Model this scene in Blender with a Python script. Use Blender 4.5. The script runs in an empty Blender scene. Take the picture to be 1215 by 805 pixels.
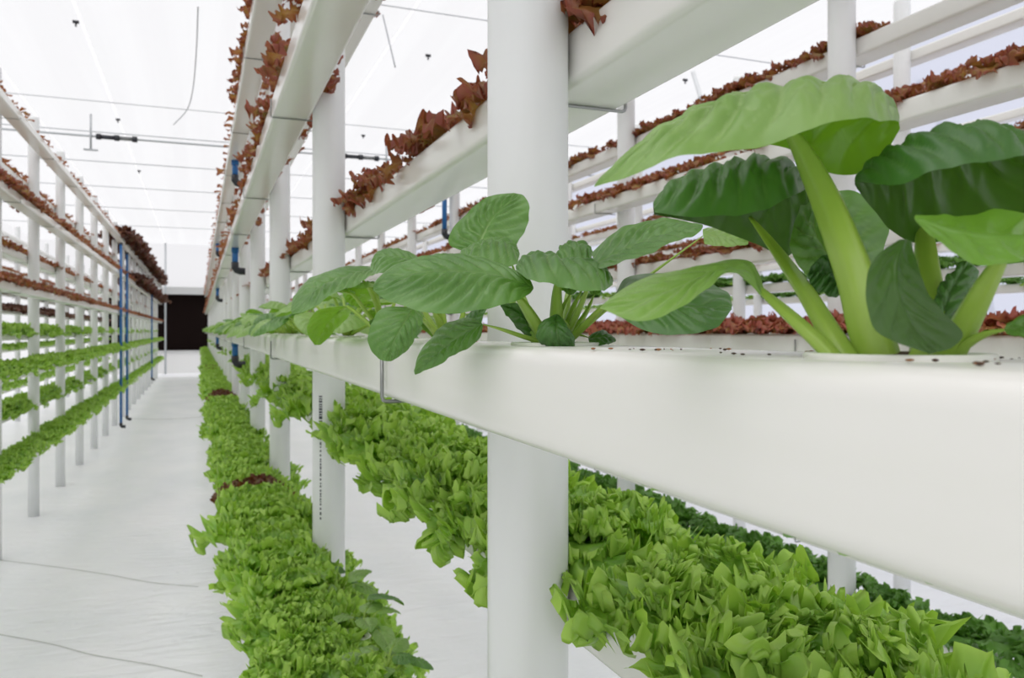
import bpy, math, random
import numpy as np
from mathutils import Vector
from mathutils.bvhtree import BVHTree

# ------------------------------------------------------------------ camera, world, exposure
SC = bpy.context.scene
COL = SC.collection
FPX, CX, HY = 950.0, 607.5, 393.0
TH = math.atan(371.5 / FPX)
CT, ST = math.cos(TH), math.sin(TH)
EYE = 1.637
cam = bpy.data.cameras.new('camera')
cam.sensor_width = 36.0
cam.lens = FPX / 1215 * 36.0
cam.shift_y = -(402.5 - HY) / 1215
cam.clip_start, cam.clip_end = 0.01, 200
cam.dof.use_dof = True
cam.dof.focus_distance = 0.55
cam.dof.aperture_fstop = 18
camo = bpy.data.objects.new('camera', cam)
COL.objects.link(camo)
camo.location = (0, 0, EYE)
camo.rotation_euler = (math.pi / 2, 0, -TH)
SC.camera = camo

W = bpy.data.worlds.new('overcast_sky')
SC.world = W
W.use_nodes = True
nt = W.node_tree
bg = nt.nodes['Background']
bg.inputs['Color'].default_value = (0.985, 0.978, 1.0, 1)
bg.inputs['Strength'].default_value = 0.78
SC.view_settings.view_transform = 'Standard'
SC.view_settings.look = 'None'
SC.view_settings.gamma = 1
SC.view_settings.use_curve_mapping = False
SC.view_settings.exposure = 0.22
sun = bpy.data.lights.new('sun', 'SUN')
sun.energy = 1.5
sun.angle = math.radians(70)
sun.color = (1.0, 0.97, 0.955)
suno = bpy.data.objects.new('sun', sun)
COL.objects.link(suno)
suno.rotation_euler = Vector((0.22, 0.22, -1.0)).to_track_quat('-Z', 'Y').to_euler()
SC.cycles.max_bounces = 12
SC.cycles.diffuse_bounces = 7
SC.cycles.glossy_bounces = 3
SC.cycles.transmission_bounces = 7
SC.cycles.transparent_max_bounces = 8


def P(px, py, d):
    """a point of the place seen at pixel (px, py) at depth d from the eye"""
    r = (px - CX) * d / FPX
    return np.array((d * ST + r * CT, d * CT - r * ST, EYE - (py - HY) * d / FPX))


def project(p):
    d = p[0] * ST + p[1] * CT
    if d < 0.05:
        return None
    r = p[0] * CT - p[1] * ST
    return CX + FPX * r / d, HY - FPX * (p[2] - EYE) / d, d


# ------------------------------------------------------------------ materials
def L(r, g, b):
    f = lambda c: (c / 255 / 12.92) if c <= 10 else ((c / 255 + 0.055) / 1.055) ** 2.4
    return (f(r), f(g), f(b), 1)


def newmat(name):
    m = bpy.data.materials.new(name)
    m.use_nodes = True
    return m, m.node_tree, m.node_tree.nodes['Principled BSDF']


def plain(name, col, rough=0.5, metal=0.0, spec=0.5):
    m, t, b = newmat(name)
    b.inputs['Base Color'].default_value = col
    b.inputs['Roughness'].default_value = rough
    b.inputs['Metallic'].default_value = metal
    b.inputs['Specular IOR Level'].default_value = spec
    return m


def noise_node(t, scale, detail=3, coord='Object', stretch=None):
    tc = t.nodes.new('ShaderNodeTexCoord')
    n = t.nodes.new('ShaderNodeTexNoise')
    n.inputs['Scale'].default_value = scale
    n.inputs['Detail'].default_value = detail
    out = tc.outputs[coord]
    if stretch:
        mp = t.nodes.new('ShaderNodeMapping')
        mp.inputs['Scale'].default_value = stretch
        t.links.new(out, mp.inputs['Vector'])
        out = mp.outputs['Vector']
    t.links.new(out, n.inputs['Vector'])
    return n


def ramp(t, src, stops):
    r = t.nodes.new('ShaderNodeValToRGB')
    e = r.color_ramp.elements
    e[0].position, e[0].color = stops[0]
    e[1].position, e[1].color = stops[-1]
    for p, c in stops[1:-1]:
        q = e.new(p)
        q.color = c
    t.links.new(src, r.inputs['Fac'])
    return r


def pvc(name, col, dirt, rough=0.3):
    m, t, b = newmat(name)
    n = noise_node(t, 2.2, 5, 'Object', (1, .25, 1))
    r = ramp(t, n.outputs['Fac'], [(0.35, dirt), (0.62, col)])
    t.links.new(r.outputs['Color'], b.inputs['Base Color'])
    b.inputs['Roughness'].default_value = rough
    n2 = noise_node(t, 9, 2)
    bp = t.nodes.new('ShaderNodeBump')
    bp.inputs['Strength'].default_value = 0.04
    bp.inputs['Distance'].default_value = 0.01
    t.links.new(n2.outputs['Fac'], bp.inputs['Height'])
    t.links.new(bp.outputs['Normal'], b.inputs['Normal'])
    return m


def leaf_mat(name, top, top2, vein, under, trans, rough=0.42, tf=0.32, nscale=14.0, edge=None, spec=0.5, coat=0.0):
    """two-sided leaf: upper face, paler lower face, light let through; 'vein' is a mesh attribute for the pale ribs"""
    m, t, b = newmat(name)
    N = t.nodes
    geo = N.new('ShaderNodeNewGeometry')
    ns = N.new('ShaderNodeTexNoise')
    ns.inputs['Scale'].default_value = nscale
    ns.inputs['Detail'].default_value = 3
    t.links.new(geo.outputs['Position'], ns.inputs['Vector'])
    rp = ramp(t, ns.outputs['Fac'], [(0.36, top), (0.64, top2)])
    col = rp.outputs['Color']

    def mix(a, bcol, fac):
        x = N.new('ShaderNodeMix')
        x.data_type = 'RGBA'
        if isinstance(fac, float):
            x.inputs[0].default_value = fac
        else:
            t.links.new(fac, x.inputs[0])
        for k, v in ((6, a), (7, bcol)):
            if isinstance(v, tuple):
                x.inputs[k].default_value = v
            else:
                t.links.new(v, x.inputs[k])
        return x.outputs[2]

    at = N.new('ShaderNodeAttribute')
    at.attribute_name = 'vein'
    if edge:
        ae = N.new('ShaderNodeAttribute')
        ae.attribute_name = 'edge'
        col = mix(col, edge, ae.outputs['Fac'])
    col = mix(col, vein, at.outputs['Fac'])
    col = mix(col, under, geo.outputs['Backfacing']) if under else col
    t.links.new(col, b.inputs['Base Color'])
    b.inputs['Roughness'].default_value = rough
    b.inputs['Specular IOR Level'].default_value = spec
    b.inputs['Coat Weight'].default_value = coat
    b.inputs['Coat Roughness'].default_value = .38
    tr = N.new('ShaderNodeBsdfTranslucent')
    tc = mix(trans, col, 0.35)
    t.links.new(tc, tr.inputs['Color'])
    ms = N.new('ShaderNodeMixShader')
    ms.inputs[0].default_value = tf
    t.links.new(b.outputs[0], ms.inputs[1])
    t.links.new(tr.outputs[0], ms.inputs[2])
    t.links.new(ms.outputs[0], N['Material Output'].inputs['Surface'])
    return m


def film_mat(name, col, clear, stripes=True):
    m, t, b = newmat(name)
    N = t.nodes
    tr = N.new('ShaderNodeBsdfTranslucent')
    df = N.new('ShaderNodeBsdfDiffuse')
    tp = N.new('ShaderNodeBsdfTransparent')
    tp.inputs['Color'].default_value = col
    df.inputs['Color'].default_value = col
    if stripes:
        n = noise_node(t, 1.2, 3, 'Object', (1.6, .05, 1))
        c2 = tuple(x * .93 for x in col[:3]) + (1,)
        r = ramp(t, n.outputs['Fac'], [(0.42, c2), (0.58, col)])
        t.links.new(r.outputs['Color'], tr.inputs['Color'])
    else:
        tr.inputs['Color'].default_value = col
    m1 = N.new('ShaderNodeMixShader')
    m1.inputs[0].default_value = 0.22
    t.links.new(tr.outputs[0], m1.inputs[1])
    t.links.new(df.outputs[0], m1.inputs[2])
    m2 = N.new('ShaderNodeMixShader')
    m2.inputs[0].default_value = clear
    t.links.new(m1.outputs[0], m2.inputs[1])
    t.links.new(tp.outputs[0], m2.inputs[2])
    t.links.new(m2.outputs[0], N['Material Output'].inputs['Surface'])
    return m


M = {}
M['pvc'] = pvc('white_gutter_plastic', L(237, 236, 232), L(231, 230, 224), 0.2)
M['post'] = pvc('white_pipe_plastic', L(236, 237, 237), L(228, 230, 230), 0.34)
M['lid'] = plain('white_lid_plastic', L(238, 238, 230), 0.35)
M['wire'] = plain('galvanised_wire', L(150, 152, 150), 0.38, 0.85)
M['steel'] = plain('galvanised_steel', L(178, 182, 184), 0.45, 0.5)
M['black'] = plain('black_plastic', L(38, 40, 46), 0.45)
M['sleeve'] = plain('grey_sleeve', L(120, 122, 122), 0.5)
M['blue'] = plain('blue_pipe_plastic', L(24, 98, 160), 0.4)
M['seam'] = plain('grey_joint', L(188, 190, 186), 0.6)
M['print'] = plain('printed_ink', L(60, 66, 74), 0.6)
M['crumb'] = plain('brown_crumb', L(150, 100, 58), 0.9)
M['crumb_dark'] = plain('dark_crumb', L(72, 50, 34), 0.9)
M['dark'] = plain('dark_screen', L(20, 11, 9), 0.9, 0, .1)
M['kerb'] = plain('white_kerb', L(232, 232, 230), 0.6)
M['beam'] = plain('grey_beam', L(196, 197, 196), 0.5)
M['film'] = film_mat('roof_film', (0.97, 0.975, 0.98, 1), 0.68)
M['film_side'] = film_mat('side_film', (0.80, 0.83, 0.95, 1), 0.3, False)
M['film_white'] = film_mat('white_film', (0.98, 0.98, 0.985, 1), 0.5, False)
M['stalk'] = leaf_mat('pak_choi_stalk', L(160, 196, 70), L(178, 208, 98), L(190, 210, 120), None, L(190, 215, 60), 0.3, 0.3, 20, coat=.2)
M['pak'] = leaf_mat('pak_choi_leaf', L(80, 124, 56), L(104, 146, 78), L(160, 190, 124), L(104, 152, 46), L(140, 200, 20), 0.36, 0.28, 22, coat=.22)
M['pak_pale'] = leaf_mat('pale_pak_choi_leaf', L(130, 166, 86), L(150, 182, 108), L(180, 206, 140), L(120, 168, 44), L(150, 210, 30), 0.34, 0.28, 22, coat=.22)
M['pak_dark_shaded'] = leaf_mat('dark_shaded_pak_choi_leaf', L(58, 104, 40), L(76, 122, 50), L(110, 150, 76), L(62, 98, 30), L(90, 150, 20), 0.4, 0.16, 22, coat=.22)  # dark leaf greens, with the shade on some leaves put into the colour
M['green'] = leaf_mat('green_lettuce_leaf', L(82, 142, 30), L(116, 170, 44), L(160, 200, 96), None, L(170, 220, 40), 0.36, 0.3, 9, edge=L(176, 212, 92))
M['dgreen'] = leaf_mat('dark_green_lettuce_leaf', L(72, 122, 44), L(104, 156, 60), L(120, 160, 80), None, L(110, 170, 40), 0.42, 0.28, 7, edge=L(112, 162, 68))
M['red'] = leaf_mat('red_lettuce_leaf', L(150, 138, 54), L(140, 88, 54), L(170, 150, 90), None, L(200, 120, 64), 0.4, 0.3, 16, edge=L(146, 72, 64))
M['rose'] = leaf_mat('bright_red_lettuce_leaf', L(156, 146, 66), L(164, 108, 74), L(180, 150, 100), None, L(210, 120, 80), 0.42, 0.3, 12, edge=L(164, 80, 72))
M['gred'] = leaf_mat('dark_red_lettuce_leaf', L(104, 110, 40), L(120, 76, 40), L(120, 120, 60), None, L(150, 90, 30), 0.42, 0.28, 9, edge=L(106, 54, 42))
M['brown'] = leaf_mat('brown_lettuce_leaf', L(92, 78, 38), L(104, 62, 40), L(110, 90, 60), None, L(120, 70, 30), 0.45, 0.22, 6, edge=L(92, 44, 36))

# floor sheet
m, t, b = newmat('white_ground_sheet')
n = noise_node(t, 1.5, 6, 'Object', (1, .6, 1))
r = ramp(t, n.outputs['Fac'], [(0.3, L(238, 240, 244)), (0.65, L(250, 250, 253))])
t.links.new(r.outputs['Color'], b.inputs['Base Color'])
b.inputs['Roughness'].default_value = 0.33
n2 = noise_node(t, 3.2, 7, 'Object', (.8, 2.2, 1))
n2.inputs['Distortion'].default_value = 1.4
bp = t.nodes.new('ShaderNodeBump')
bp.inputs['Strength'].default_value = 0.5
bp.inputs['Distance'].default_value = 0.04
t.links.new(n2.outputs['Fac'], bp.inputs['Height'])
t.links.new(bp.outputs['Normal'], b.inputs['Normal'])
M['floor'] = m


# ------------------------------------------------------------------ mesh helpers
class MB:
    def __init__(s):
        s.v, s.f, s.n, s.a = [], [], 0, {}

    def add(s, v, f, **attrs):
        v = np.asarray(v, float)
        s.v.append(v)
        s.f.append(np.asarray(f, int) + s.n)
        for k in ('vein', 'edge'):
            s.a.setdefault(k, []).append(np.asarray(attrs.get(k, np.zeros(len(v)))))
        s.n += len(v)

    def mesh(s, name, mat, smooth=True):
        me = bpy.data.meshes.new(name)
        V = np.concatenate(s.v)
        F = np.concatenate(s.f)
        nf = len(F)
        me.vertices.add(len(V))
        me.vertices.foreach_set('co', V.ravel())
        me.loops.add(nf * 4)
        me.loops.foreach_set('vertex_index', F.ravel())
        me.polygons.add(nf)
        me.polygons.foreach_set('loop_start', np.arange(nf) * 4)
        me.polygons.foreach_set('loop_total', np.full(nf, 4))
        me.polygons.foreach_set('use_smooth', np.full(nf, smooth))
        for k, a in s.a.items():
            a = np.concatenate(a)
            if a.any():
                at = me.attributes.new(k, 'FLOAT', 'POINT')
                at.data.foreach_set('value', a)
        me.materials.append(mat)
        me.update(calc_edges=True)
        me.validate()
        return me

    def build(s, name, mat, parent=None, smooth=True):
        return link(name, s.mesh(name, mat, smooth), parent)


def link(name, data, parent=None):
    o = bpy.data.objects.new(name, data)
    COL.objects.link(o)
    if parent:
        o.parent = parent
    return o


def tag(o, label=None, cat=None, group=None, kind=None):
    if label: o['label'] = label
    if cat: o['category'] = cat
    if group: o['group'] = group
    if kind: o['kind'] = kind
    return o


def thing(name, label, cat, loc=(0, 0, 0), group=None):
    o = link(name, None)
    o.location = loc
    return tag(o, label, cat, group)


def copy_tree(o, parent=None):
    c = o.copy()
    COL.objects.link(c)
    c.parent = parent
    for ch in list(o.children):
        copy_tree(ch, c)
    return c


def box(lo, hi):
    x0, y0, z0 = lo
    x1, y1, z1 = hi
    v = [(x0, y0, z0), (x1, y0, z0), (x1, y1, z0), (x0, y1, z0), (x0, y0, z1), (x1, y0, z1), (x1, y1, z1), (x0, y1, z1)]
    f = [(0, 3, 2, 1), (4, 5, 6, 7), (0, 1, 5, 4), (1, 2, 6, 5), (2, 3, 7, 6), (3, 0, 4, 7)]
    return v, f


def cr(pts, n):
    """smooth curve through points, n samples evenly spaced along it"""
    p = np.asarray(pts, float)
    q = np.vstack([2 * p[0] - p[1], p, 2 * p[-1] - p[-2]])
    out = []
    m = 16
    for i in range(len(p) - 1):
        p0, p1, p2, p3 = q[i:i + 4]
        for t in np.arange(m) / m:
            out.append(.5 * (2 * p1 + (p2 - p0) * t + (2 * p0 - 5 * p1 + 4 * p2 - p3) * t * t + (3 * p1 - p0 - 3 * p2 + p3) * t ** 3))
    out.append(p[-1])
    out = np.array(out)
    s = np.concatenate([[0], np.cumsum(np.linalg.norm(np.diff(out[:, :3], axis=0), axis=1))])
    if s[-1] < 1e-9:
        return np.repeat(p[:1], n, 0)
    t = np.linspace(0, s[-1], n)
    return np.stack([np.interp(t, s, out[:, k]) for k in range(p.shape[1])], 1)


def tube(pts, rad, seg=10, n=None, flat=1.0, cap=True, rib=0.0):
    """swept tube; rad number or list; returns verts, quads"""
    p = np.asarray(pts, float)
    r = np.full(len(p), rad) if np.isscalar(rad) else np.asarray(rad, float)
    if n:
        c = cr(np.hstack([p, r[:, None]]), n)
        p, r = c[:, :3], c[:, 3]
    tg = np.gradient(p, axis=0)
    tg /= np.linalg.norm(tg, axis=1)[:, None] + 1e-12
    ref = np.array((0, 0, 1.)) if abs(tg[0][2]) < .9 else np.array((1., 0, 0))
    a = np.cross(tg[0], ref)
    a /= np.linalg.norm(a)
    V, F = [], []
    ang = np.linspace(0, 2 * np.pi, seg, endpoint=False)
    for i in range(len(p)):
        a = a - tg[i] * a.dot(tg[i])
        a /= np.linalg.norm(a)
        bb = np.cross(tg[i], a)
        V.append(p[i] + r[i] * (1 + rib * np.cos(6 * ang + 1))[:, None] * (np.cos(ang)[:, None] * a + flat * np.sin(ang)[:, None] * bb))
    V = np.vstack(V)
    for i in range(len(p) - 1):
        for k in range(seg):
            j = (k + 1) % seg
            F.append((i * seg + k, i * seg + j, (i + 1) * seg + j, (i + 1) * seg + k))
    if cap:
        nV = len(V)
        V = np.vstack([V, p[:1], p[-1:]])
        for k in range(0, seg, 2):
            j, l = (k + 1) % seg, (k + 2) % seg
            F.append((nV, l, j, k))
            e = (len(p) - 1) * seg
            F.append((nV + 1, e + k, e + j, e + l))
    return V, F


def lathe(prof, seg=32, c=(0, 0, 0)):
    ang = np.linspace(0, 2 * np.pi, seg, endpoint=False)
    V = np.array([(c[0] + r * math.cos(a), c[1] + r * math.sin(a), c[2] + z) for r, z in prof for a in ang])
    F = [(i * seg + k, i * seg + (k + 1) % seg, (i + 1) * seg + (k + 1) % seg, (i + 1) * seg + k)
         for i in range(len(prof) - 1) for k in range(seg)]
    return V, F


# ------------------------------------------------------------------ shell
def struct(name, v, f, mat):
    mb = MB()
    mb.add(v, f)
    return tag(mb.build(name, mat, None, False), kind='structure')


YB, YF, XL, XR, ZC = 33.6, -4.0, -5.6, 7.6, 5.0
struct('floor', *box((XL, YF, -.05), (XR, YB, 0)), M['floor'])
v = [(XL, YF, ZC), (XR, YF, ZC), (XR, YB, ZC), (XL, YB, ZC)]
struct('ceiling', v, [(0, 3, 2, 1)], M['film'])
struct('wall_right', [(XR, YF, 0), (XR, YB, 0), (XR, YB, ZC), (XR, YF, ZC)], [(0, 1, 2, 3)], M['film_side'])
struct('wall_left', [(XL, YF, 0), (XL, YB, 0), (XL, YB, ZC), (XL, YF, ZC)], [(0, 1, 2, 3)], M['film_white'])
struct('wall_front', [(XL, YF, 0), (XR, YF, 0), (XR, YF, ZC), (XL, YF, ZC)], [(0, 1, 2, 3)], M['film_white'])
OX0, OX1 = -3.4, 0.75
mb = MB()
for lo, hi in (((XL, 0), (OX0, ZC)), ((OX1, 0), (XR, ZC)), ((OX0, 3.34), (OX1, ZC))):
    mb.add([(lo[0], YB, lo[1]), (hi[0], YB, lo[1]), (hi[0], YB, hi[1]), (lo[0], YB, hi[1])], [(0, 1, 2, 3)])
tag(mb.build('wall_back', M['film_white'], None, False), kind='structure')
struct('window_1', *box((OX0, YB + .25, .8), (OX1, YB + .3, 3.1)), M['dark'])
struct('trim_1', *box((OX0 - .1, YB - .12, 3.06), (OX1 + .1, YB + .3, 3.34)), M['beam'])
struct('trim_2', *box((OX0 - .1, YB - .1, .80), (OX1 + .1, YB + .3, .88)), M['beam'])
struct('baseboard_back', *box((OX0 - .1, YB - .05, 0), (OX1 + .1, YB + .3, .80)), M['kerb'])


def floor_pt(px, py):
    return P(px, py, EYE * FPX / (py - HY))


for k, line in enumerate([[(-10, 664), (70, 674), (130, 683), (180, 692), (235, 697)],
                          [(-10, 752), (60, 765), (110, 778), (180, 790), (240, 803)],
                          [(150, 497), (185, 498), (215, 497), (240, 495)]]):
    c = cr([floor_pt(*q) for q in line], 40)
    c[:, 2] = 0.002
    rr = 0.0035 if k < 2 else .006
    struct('trim_%d' % (k + 3), *tube(c, rr, 6, None, .6), M['seam'])

# ------------------------------------------------------------------ racks
XP = 0.342
U = 0.367
D2 = 0.045
GW, GH = 0.102, 0.065
LEFT = [-1.95, -0.206, 1.65, 3.38]
RIGHT = [-2.75, -0.95, 0.752, 2.55, 4.2]
YEND = 31.0
RACKS = {  # name: (x, first post y, last, first gutter y)
    'near': (XP, 0.826, 1.47, -0.8),
    'aisle': (-1.36, 8.13 - 5 * 1.46, 1.46, 0.0),
    'second': (XP + 1.70, 2.134 - 1.48, 1.48, -0.6),
    'third': (XP + 3.40, 3.45 - 1.48, 1.48, 0.5),
    'fourth': (XP + 5.10, 3.9, 1.48, 1.0),
    'outer': (-3.06, 5.0, 1.47, 3.0),
}
RNAME = {'near': 'the near rack', 'aisle': 'the aisle rack', 'second': 'the second rack',
         'third': 'the third rack', 'fourth': 'the last rack', 'outer': 'the outermost rack'}
ORD = ['zeroth', 'first', 'second', 'third', 'fourth', 'fifth', 'sixth', 'seventh', 'eighth', 'ninth', 'tenth', 'eleventh', 'twelfth']


def ordn(n):
    if n < len(ORD):
        return ORD[n]
    return '%d%s' % (n, 'th' if 10 < n % 100 < 14 else {1: 'st', 2: 'nd', 3: 'rd'}.get(n % 10, 'th'))


LV = {('L', 0): 'low aisle-side', ('L', 1): 'eye-level aisle-side', ('L', 2): 'high aisle-side', ('L', 3): 'top aisle-side',
      ('R', 0): 'lowest far-side', ('R', 1): 'waist-high far-side', ('R', 2): 'shoulder-high far-side', ('R', 3): 'high far-side', ('R', 4): 'top far-side'}
LV2 = {('R', 0): 'lowest facing', ('R', 1): 'second lowest facing', ('R', 2): 'middle facing', ('R', 3): 'second highest facing', ('R', 4): 'top facing',
       ('L', 0): 'low back-side', ('L', 1): 'middle back-side', ('L', 2): 'high back-side', ('L', 3): 'top back-side'}


def lvname(rack, side, k):
    return (LV2 if rack in ('aisle', 'outer') else LV)[(side, k)]


def rounded_rect(w, h, r, n=6):
    pts = []
    for cx, cz, a0 in ((w - r, h - r, 0), (r, h - r, 90), (r, r, 180), (w - r, r, 270)):
        for i in range(n + 1):
            a = math.radians(a0 + 90 * i / n)
            pts.append((cx + r * math.cos(a), cz + r * math.sin(a)))
    return pts


GP = rounded_rect(GW, GH, 0.011)


def gutter_mesh(length):
    mb = MB()
    n = len(GP)
    ys = [0, .002] + list(np.linspace(0, length, max(3, int(length / 1.5)))[1:-1]) + [length - .002, length]
    V = []
    for y in ys:
        ins = .002 if y in (0, length) else 0
        for x, z in GP:
            V.append((GW / 2 + (x - GW / 2) * (1 - ins * 20), y, GH / 2 + (z - GH / 2) * (1 - ins * 30)))
    F = [(i * n + k, (i + 1) * n + k, (i + 1) * n + (k + 1) % n, i * n + (k + 1) % n) for i in range(len(ys) - 1) for k in range(n)]
    e = (len(ys) - 1) * n
    for k in range(1, n // 2):
        F.append((k - 1, k, n - 1 - k, n - k if k > 0 else 0))
        F.append((e + k, e + k - 1, e + n - k, e + n - 1 - k))
    mb.add(V, F)
    return mb.mesh('gutter', M['pvc'])


def seam_mesh():
    mb = MB()
    n = len(GP)
    V = [(GW / 2 + (x - GW / 2) * 1.008, y, GH / 2 + (z - GH / 2) * 1.012) for y in (0, .0035) for x, z in GP]
    mb.add(V, [(k, n + k, n + (k + 1) % n, (k + 1) % n) for k in range(n)])
    return mb.mesh('joint', M['seam'])


SEAM = seam_mesh()
gcache = {}
GUT = []          # (rack, side, level index, x0, y0, y1, zbottom)
occ_v, occ_f = [], []


def occlude(lo, hi):
    v, f = box(lo, hi)
    o = len(occ_v)
    occ_v.extend(v)
    occ_f.extend([tuple(i + o for i in q) for q in f])


for rk, (x, p0, ps, g0) in RACKS.items():
    for side, lv in (('L', LEFT), ('R', RIGHT)):
        for k, zc in enumerate(lv):
            x0 = x - D2 - .001 - GW if side == 'L' else x + D2 + .001
            z0 = EYE + zc * U
            y1 = YEND + (.35 if rk in ('near',) else 0)
            ln = y1 - g0
            if ln not in gcache:
                gcache[ln] = gutter_mesh(ln)
            o = link('growing_gutter', gcache[ln])
            o.location = (x0, g0, z0)
            tag(o, 'long white square growing gutter, %s level of %s' % (lvname(rk, side, k), RNAME[rk]), 'gutter', 'growing gutters of ' + RNAME[rk])
            if rk in ('near', 'second', 'aisle'):
                j0 = 3.55 if rk == 'second' else 5.2
                for q in range(3):
                    yj = j0 + q * 5.8 + (.4 * k)
                    s = link('joint', SEAM, o)
                    s.location = (0, yj - g0, 0)
            GUT.append((rk, side, k, x0, g0, y1, z0))
            occlude((x0, g0, z0), (x0 + GW, y1, z0 + GH))

# posts
POST_H = 3.53
mb = MB()
mb.add(*lathe([(0.0005, 0), (D2, 0), (D2, .7), (D2, 1.4), (D2, 2.1), (D2, 2.8), (D2, POST_H - .02), (D2 * .93, POST_H - .006), (D2 * .75, POST_H), (.0005, POST_H + .002)], 40))
POST = mb.mesh('post', M['post'])
POSTS = {}
for rk, (x, p0, ps, g0) in RACKS.items():
    ys = []
    y = p0
    while y < YEND:
        ys.append(y)
        y += ps
    POSTS[rk] = ys
    for i, y in enumerate(ys):
        o = link('support_post', POST)
        o.location = (x, y, 0)
        tag(o, 'round white pipe post, %s from the front of %s' % (ordn(i + 1), RNAME[rk]), 'post', 'posts of ' + RNAME[rk])
        occlude((x - D2 * .8, y - D2 * .8, 0), (x + D2 * .8, y + D2 * .8, POST_H))
        if rk == 'near' and i == 1:
            # printed line running down the pipe: short dark strokes
            rng = random.Random(4)
            mk = MB()
            z = EYE - .18
            ang = math.radians(232)
            while z > EYE - .52:
                h = rng.choice((.004, .006, .009))
                bold = z > EYE - .27
                w = .0052 if bold else .0022
                a0, a1 = ang - w / D2 / 1.0, ang + w / D2
                for seg in range(1):
                    vv = [((D2 + .0004) * math.cos(a), (D2 + .0004) * math.sin(a), zz) for zz in (z - h, z) for a in (a0, a1)]
                    mk.add(vv, [(0, 1, 3, 2)])
                z -= h + rng.choice((.002, .003, .006 if not bold else .002))
            mk.build('print_mark', M['print'], o)

# wire hooks under the gutters beside each post
def hook_mesh(side, up):
    s = -1 if side == 'L' else 1
    r = .0022
    x_in = s * (D2 - .012)
    xo = s * (D2 + .001 + GW + r + .003)
    zb = -r - .0005
    pts = [(x_in, 0, zb)]
    pts += [(s * (D2 + t * GW), 0, zb) for t in (.05, .5, .93)]
    pts += [(xo - s * .005, 0, zb), (xo - s * .0015, 0, zb + .0015), (xo, 0, zb + .005), (xo, 0, zb + up)]
    mb = MB()
    mb.add(*tube(pts, r, 8))
    return mb.mesh('hook', M['wire'])


HK = {'L': hook_mesh('L', .05), 'R': hook_mesh('R', .014)}
for rk, cnt in (('near', 9), ('second', 6), ('aisle', 12)):
    x = RACKS[rk][0]
    for i, y in enumerate(POSTS[rk][:cnt]):
        for side, lv in (('L', LEFT), ('R', RIGHT)):
            for k, zc in enumerate(lv):
                q = project((x, y, EYE + zc * U))
                if q is None or not (-20 < q[0] < 1235 and -20 < q[1] < 825):
                    continue
                if q[2] > 10:
                    continue
                o = link('wire_hook', HK[side])
                o.location = (x, y + .052, EYE + zc * U)
                tag(o, 'grey wire hook under the %s gutter at the %s post, %s' % (lvname(rk, side, k), ordn(i + 1), RNAME[rk]), 'hook', 'wire hooks under the gutters')

# blue drain pipes
def drain(x, y, ztop, ln, label, r=.021):
    o = thing('drain_pipe', label, 'pipe', (x, y, ztop - ln), 'blue drain pipes')
    mb = MB()
    mb.add(*tube([(0, 0, .02), (0, 0, ln * .5), (0, 0, ln)], r, 16))
    mb.build('pipe', M['blue'], o)
    mb = MB()
    mb.add(*tube([(0, 0, .045), (0, 0, .005), (.012, 0, -.012), (.035, 0, -.02), (.07, 0, -.02)], r * 1.25, 14))
    mb.build('elbow', M['black'], o)
    mb = MB()
    mb.add(*tube([(0, 0, ln - .035), (0, 0, ln)], r * 1.25, 14))
    mb.build('collar', M['black'] if ln > .5 else M['blue'], o)


for rk, y in (('near', 6.15), ('near', 12.1), ('second', 6.55)):
    for (r_, side, k, x0, y0, y1, z0) in GUT:
        if r_ == rk and side == 'L':
            ln = .15 if rk == 'near' else .42
            drain(x0 + GW * .5, y, z0, ln, '%s blue drain pipe with black elbow under the %s gutter, %s' % ('nearer' if y < 10 else 'farther', lvname(rk, side, k), RNAME[rk]))
drain(-1.36 + .17, 14.55, EYE + 3.0 * U + .35, 3.0, 'tall blue vertical pipe, nearest of the row across the aisle')
drain(-1.36 + .17, 15.75, EYE + 3.0 * U + .30, 2.95, 'tall blue vertical pipe just behind the nearest tall blue one')
drain(-1.36 + .17, 23.8, EYE + 3.0 * U, 2.4, 'far blue vertical pipe near the end of the aisle rack')

# ------------------------------------------------------------------ roof gear
def rod(name, a, bb, r, mat, label, cat, group=None, seg=8):
    mb = MB()
    a, bb = np.array(a, float), np.array(bb, float)
    mb.add(*tube([bb * 0, (bb - a) * .5, bb - a], r, seg))
    o = mb.build(name, mat)
    o.location = a
    return tag(o, label, cat, group)


for i, y in enumerate((8.1, 13.0, 15.0, 17.6, 20.6, 24.0, 28.0)):
    rod('roof_wire', (XL, y, ZC - .03), (XR, y, ZC - .03), .006 if i < 2 else .009, M['steel'],
        'thin grey roof wire stretched across the house, %s from the camera' % ordn(i + 1), 'wire', 'roof wires')
for i, px in enumerate((97, -40, 330, 480, 700)):
    x = roof_x = float(P(px, 26, (ZC - EYE) * FPX / (HY - 26))[0])
    struct('trim_%d' % (10 + i), *box((x - .02, YF, ZC - .012), (x + .02, YB, ZC - .003)), M['film_white'])
PY, PZ = 13.35, 4.66
pp = P(140, 164, 12.5)
PY = float(pp[1]); PZ = float(pp[2])
rod('roof_pipe', (XL, PY, PZ), (XR, PY, PZ), .017, M['steel'], 'grey cross pipe hung under the roof film above the aisle', 'pipe')


def on_line(px):
    tt = (px - CX) / FPX
    return PY * (ST + tt * CT) / (CT - tt * ST)


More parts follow.
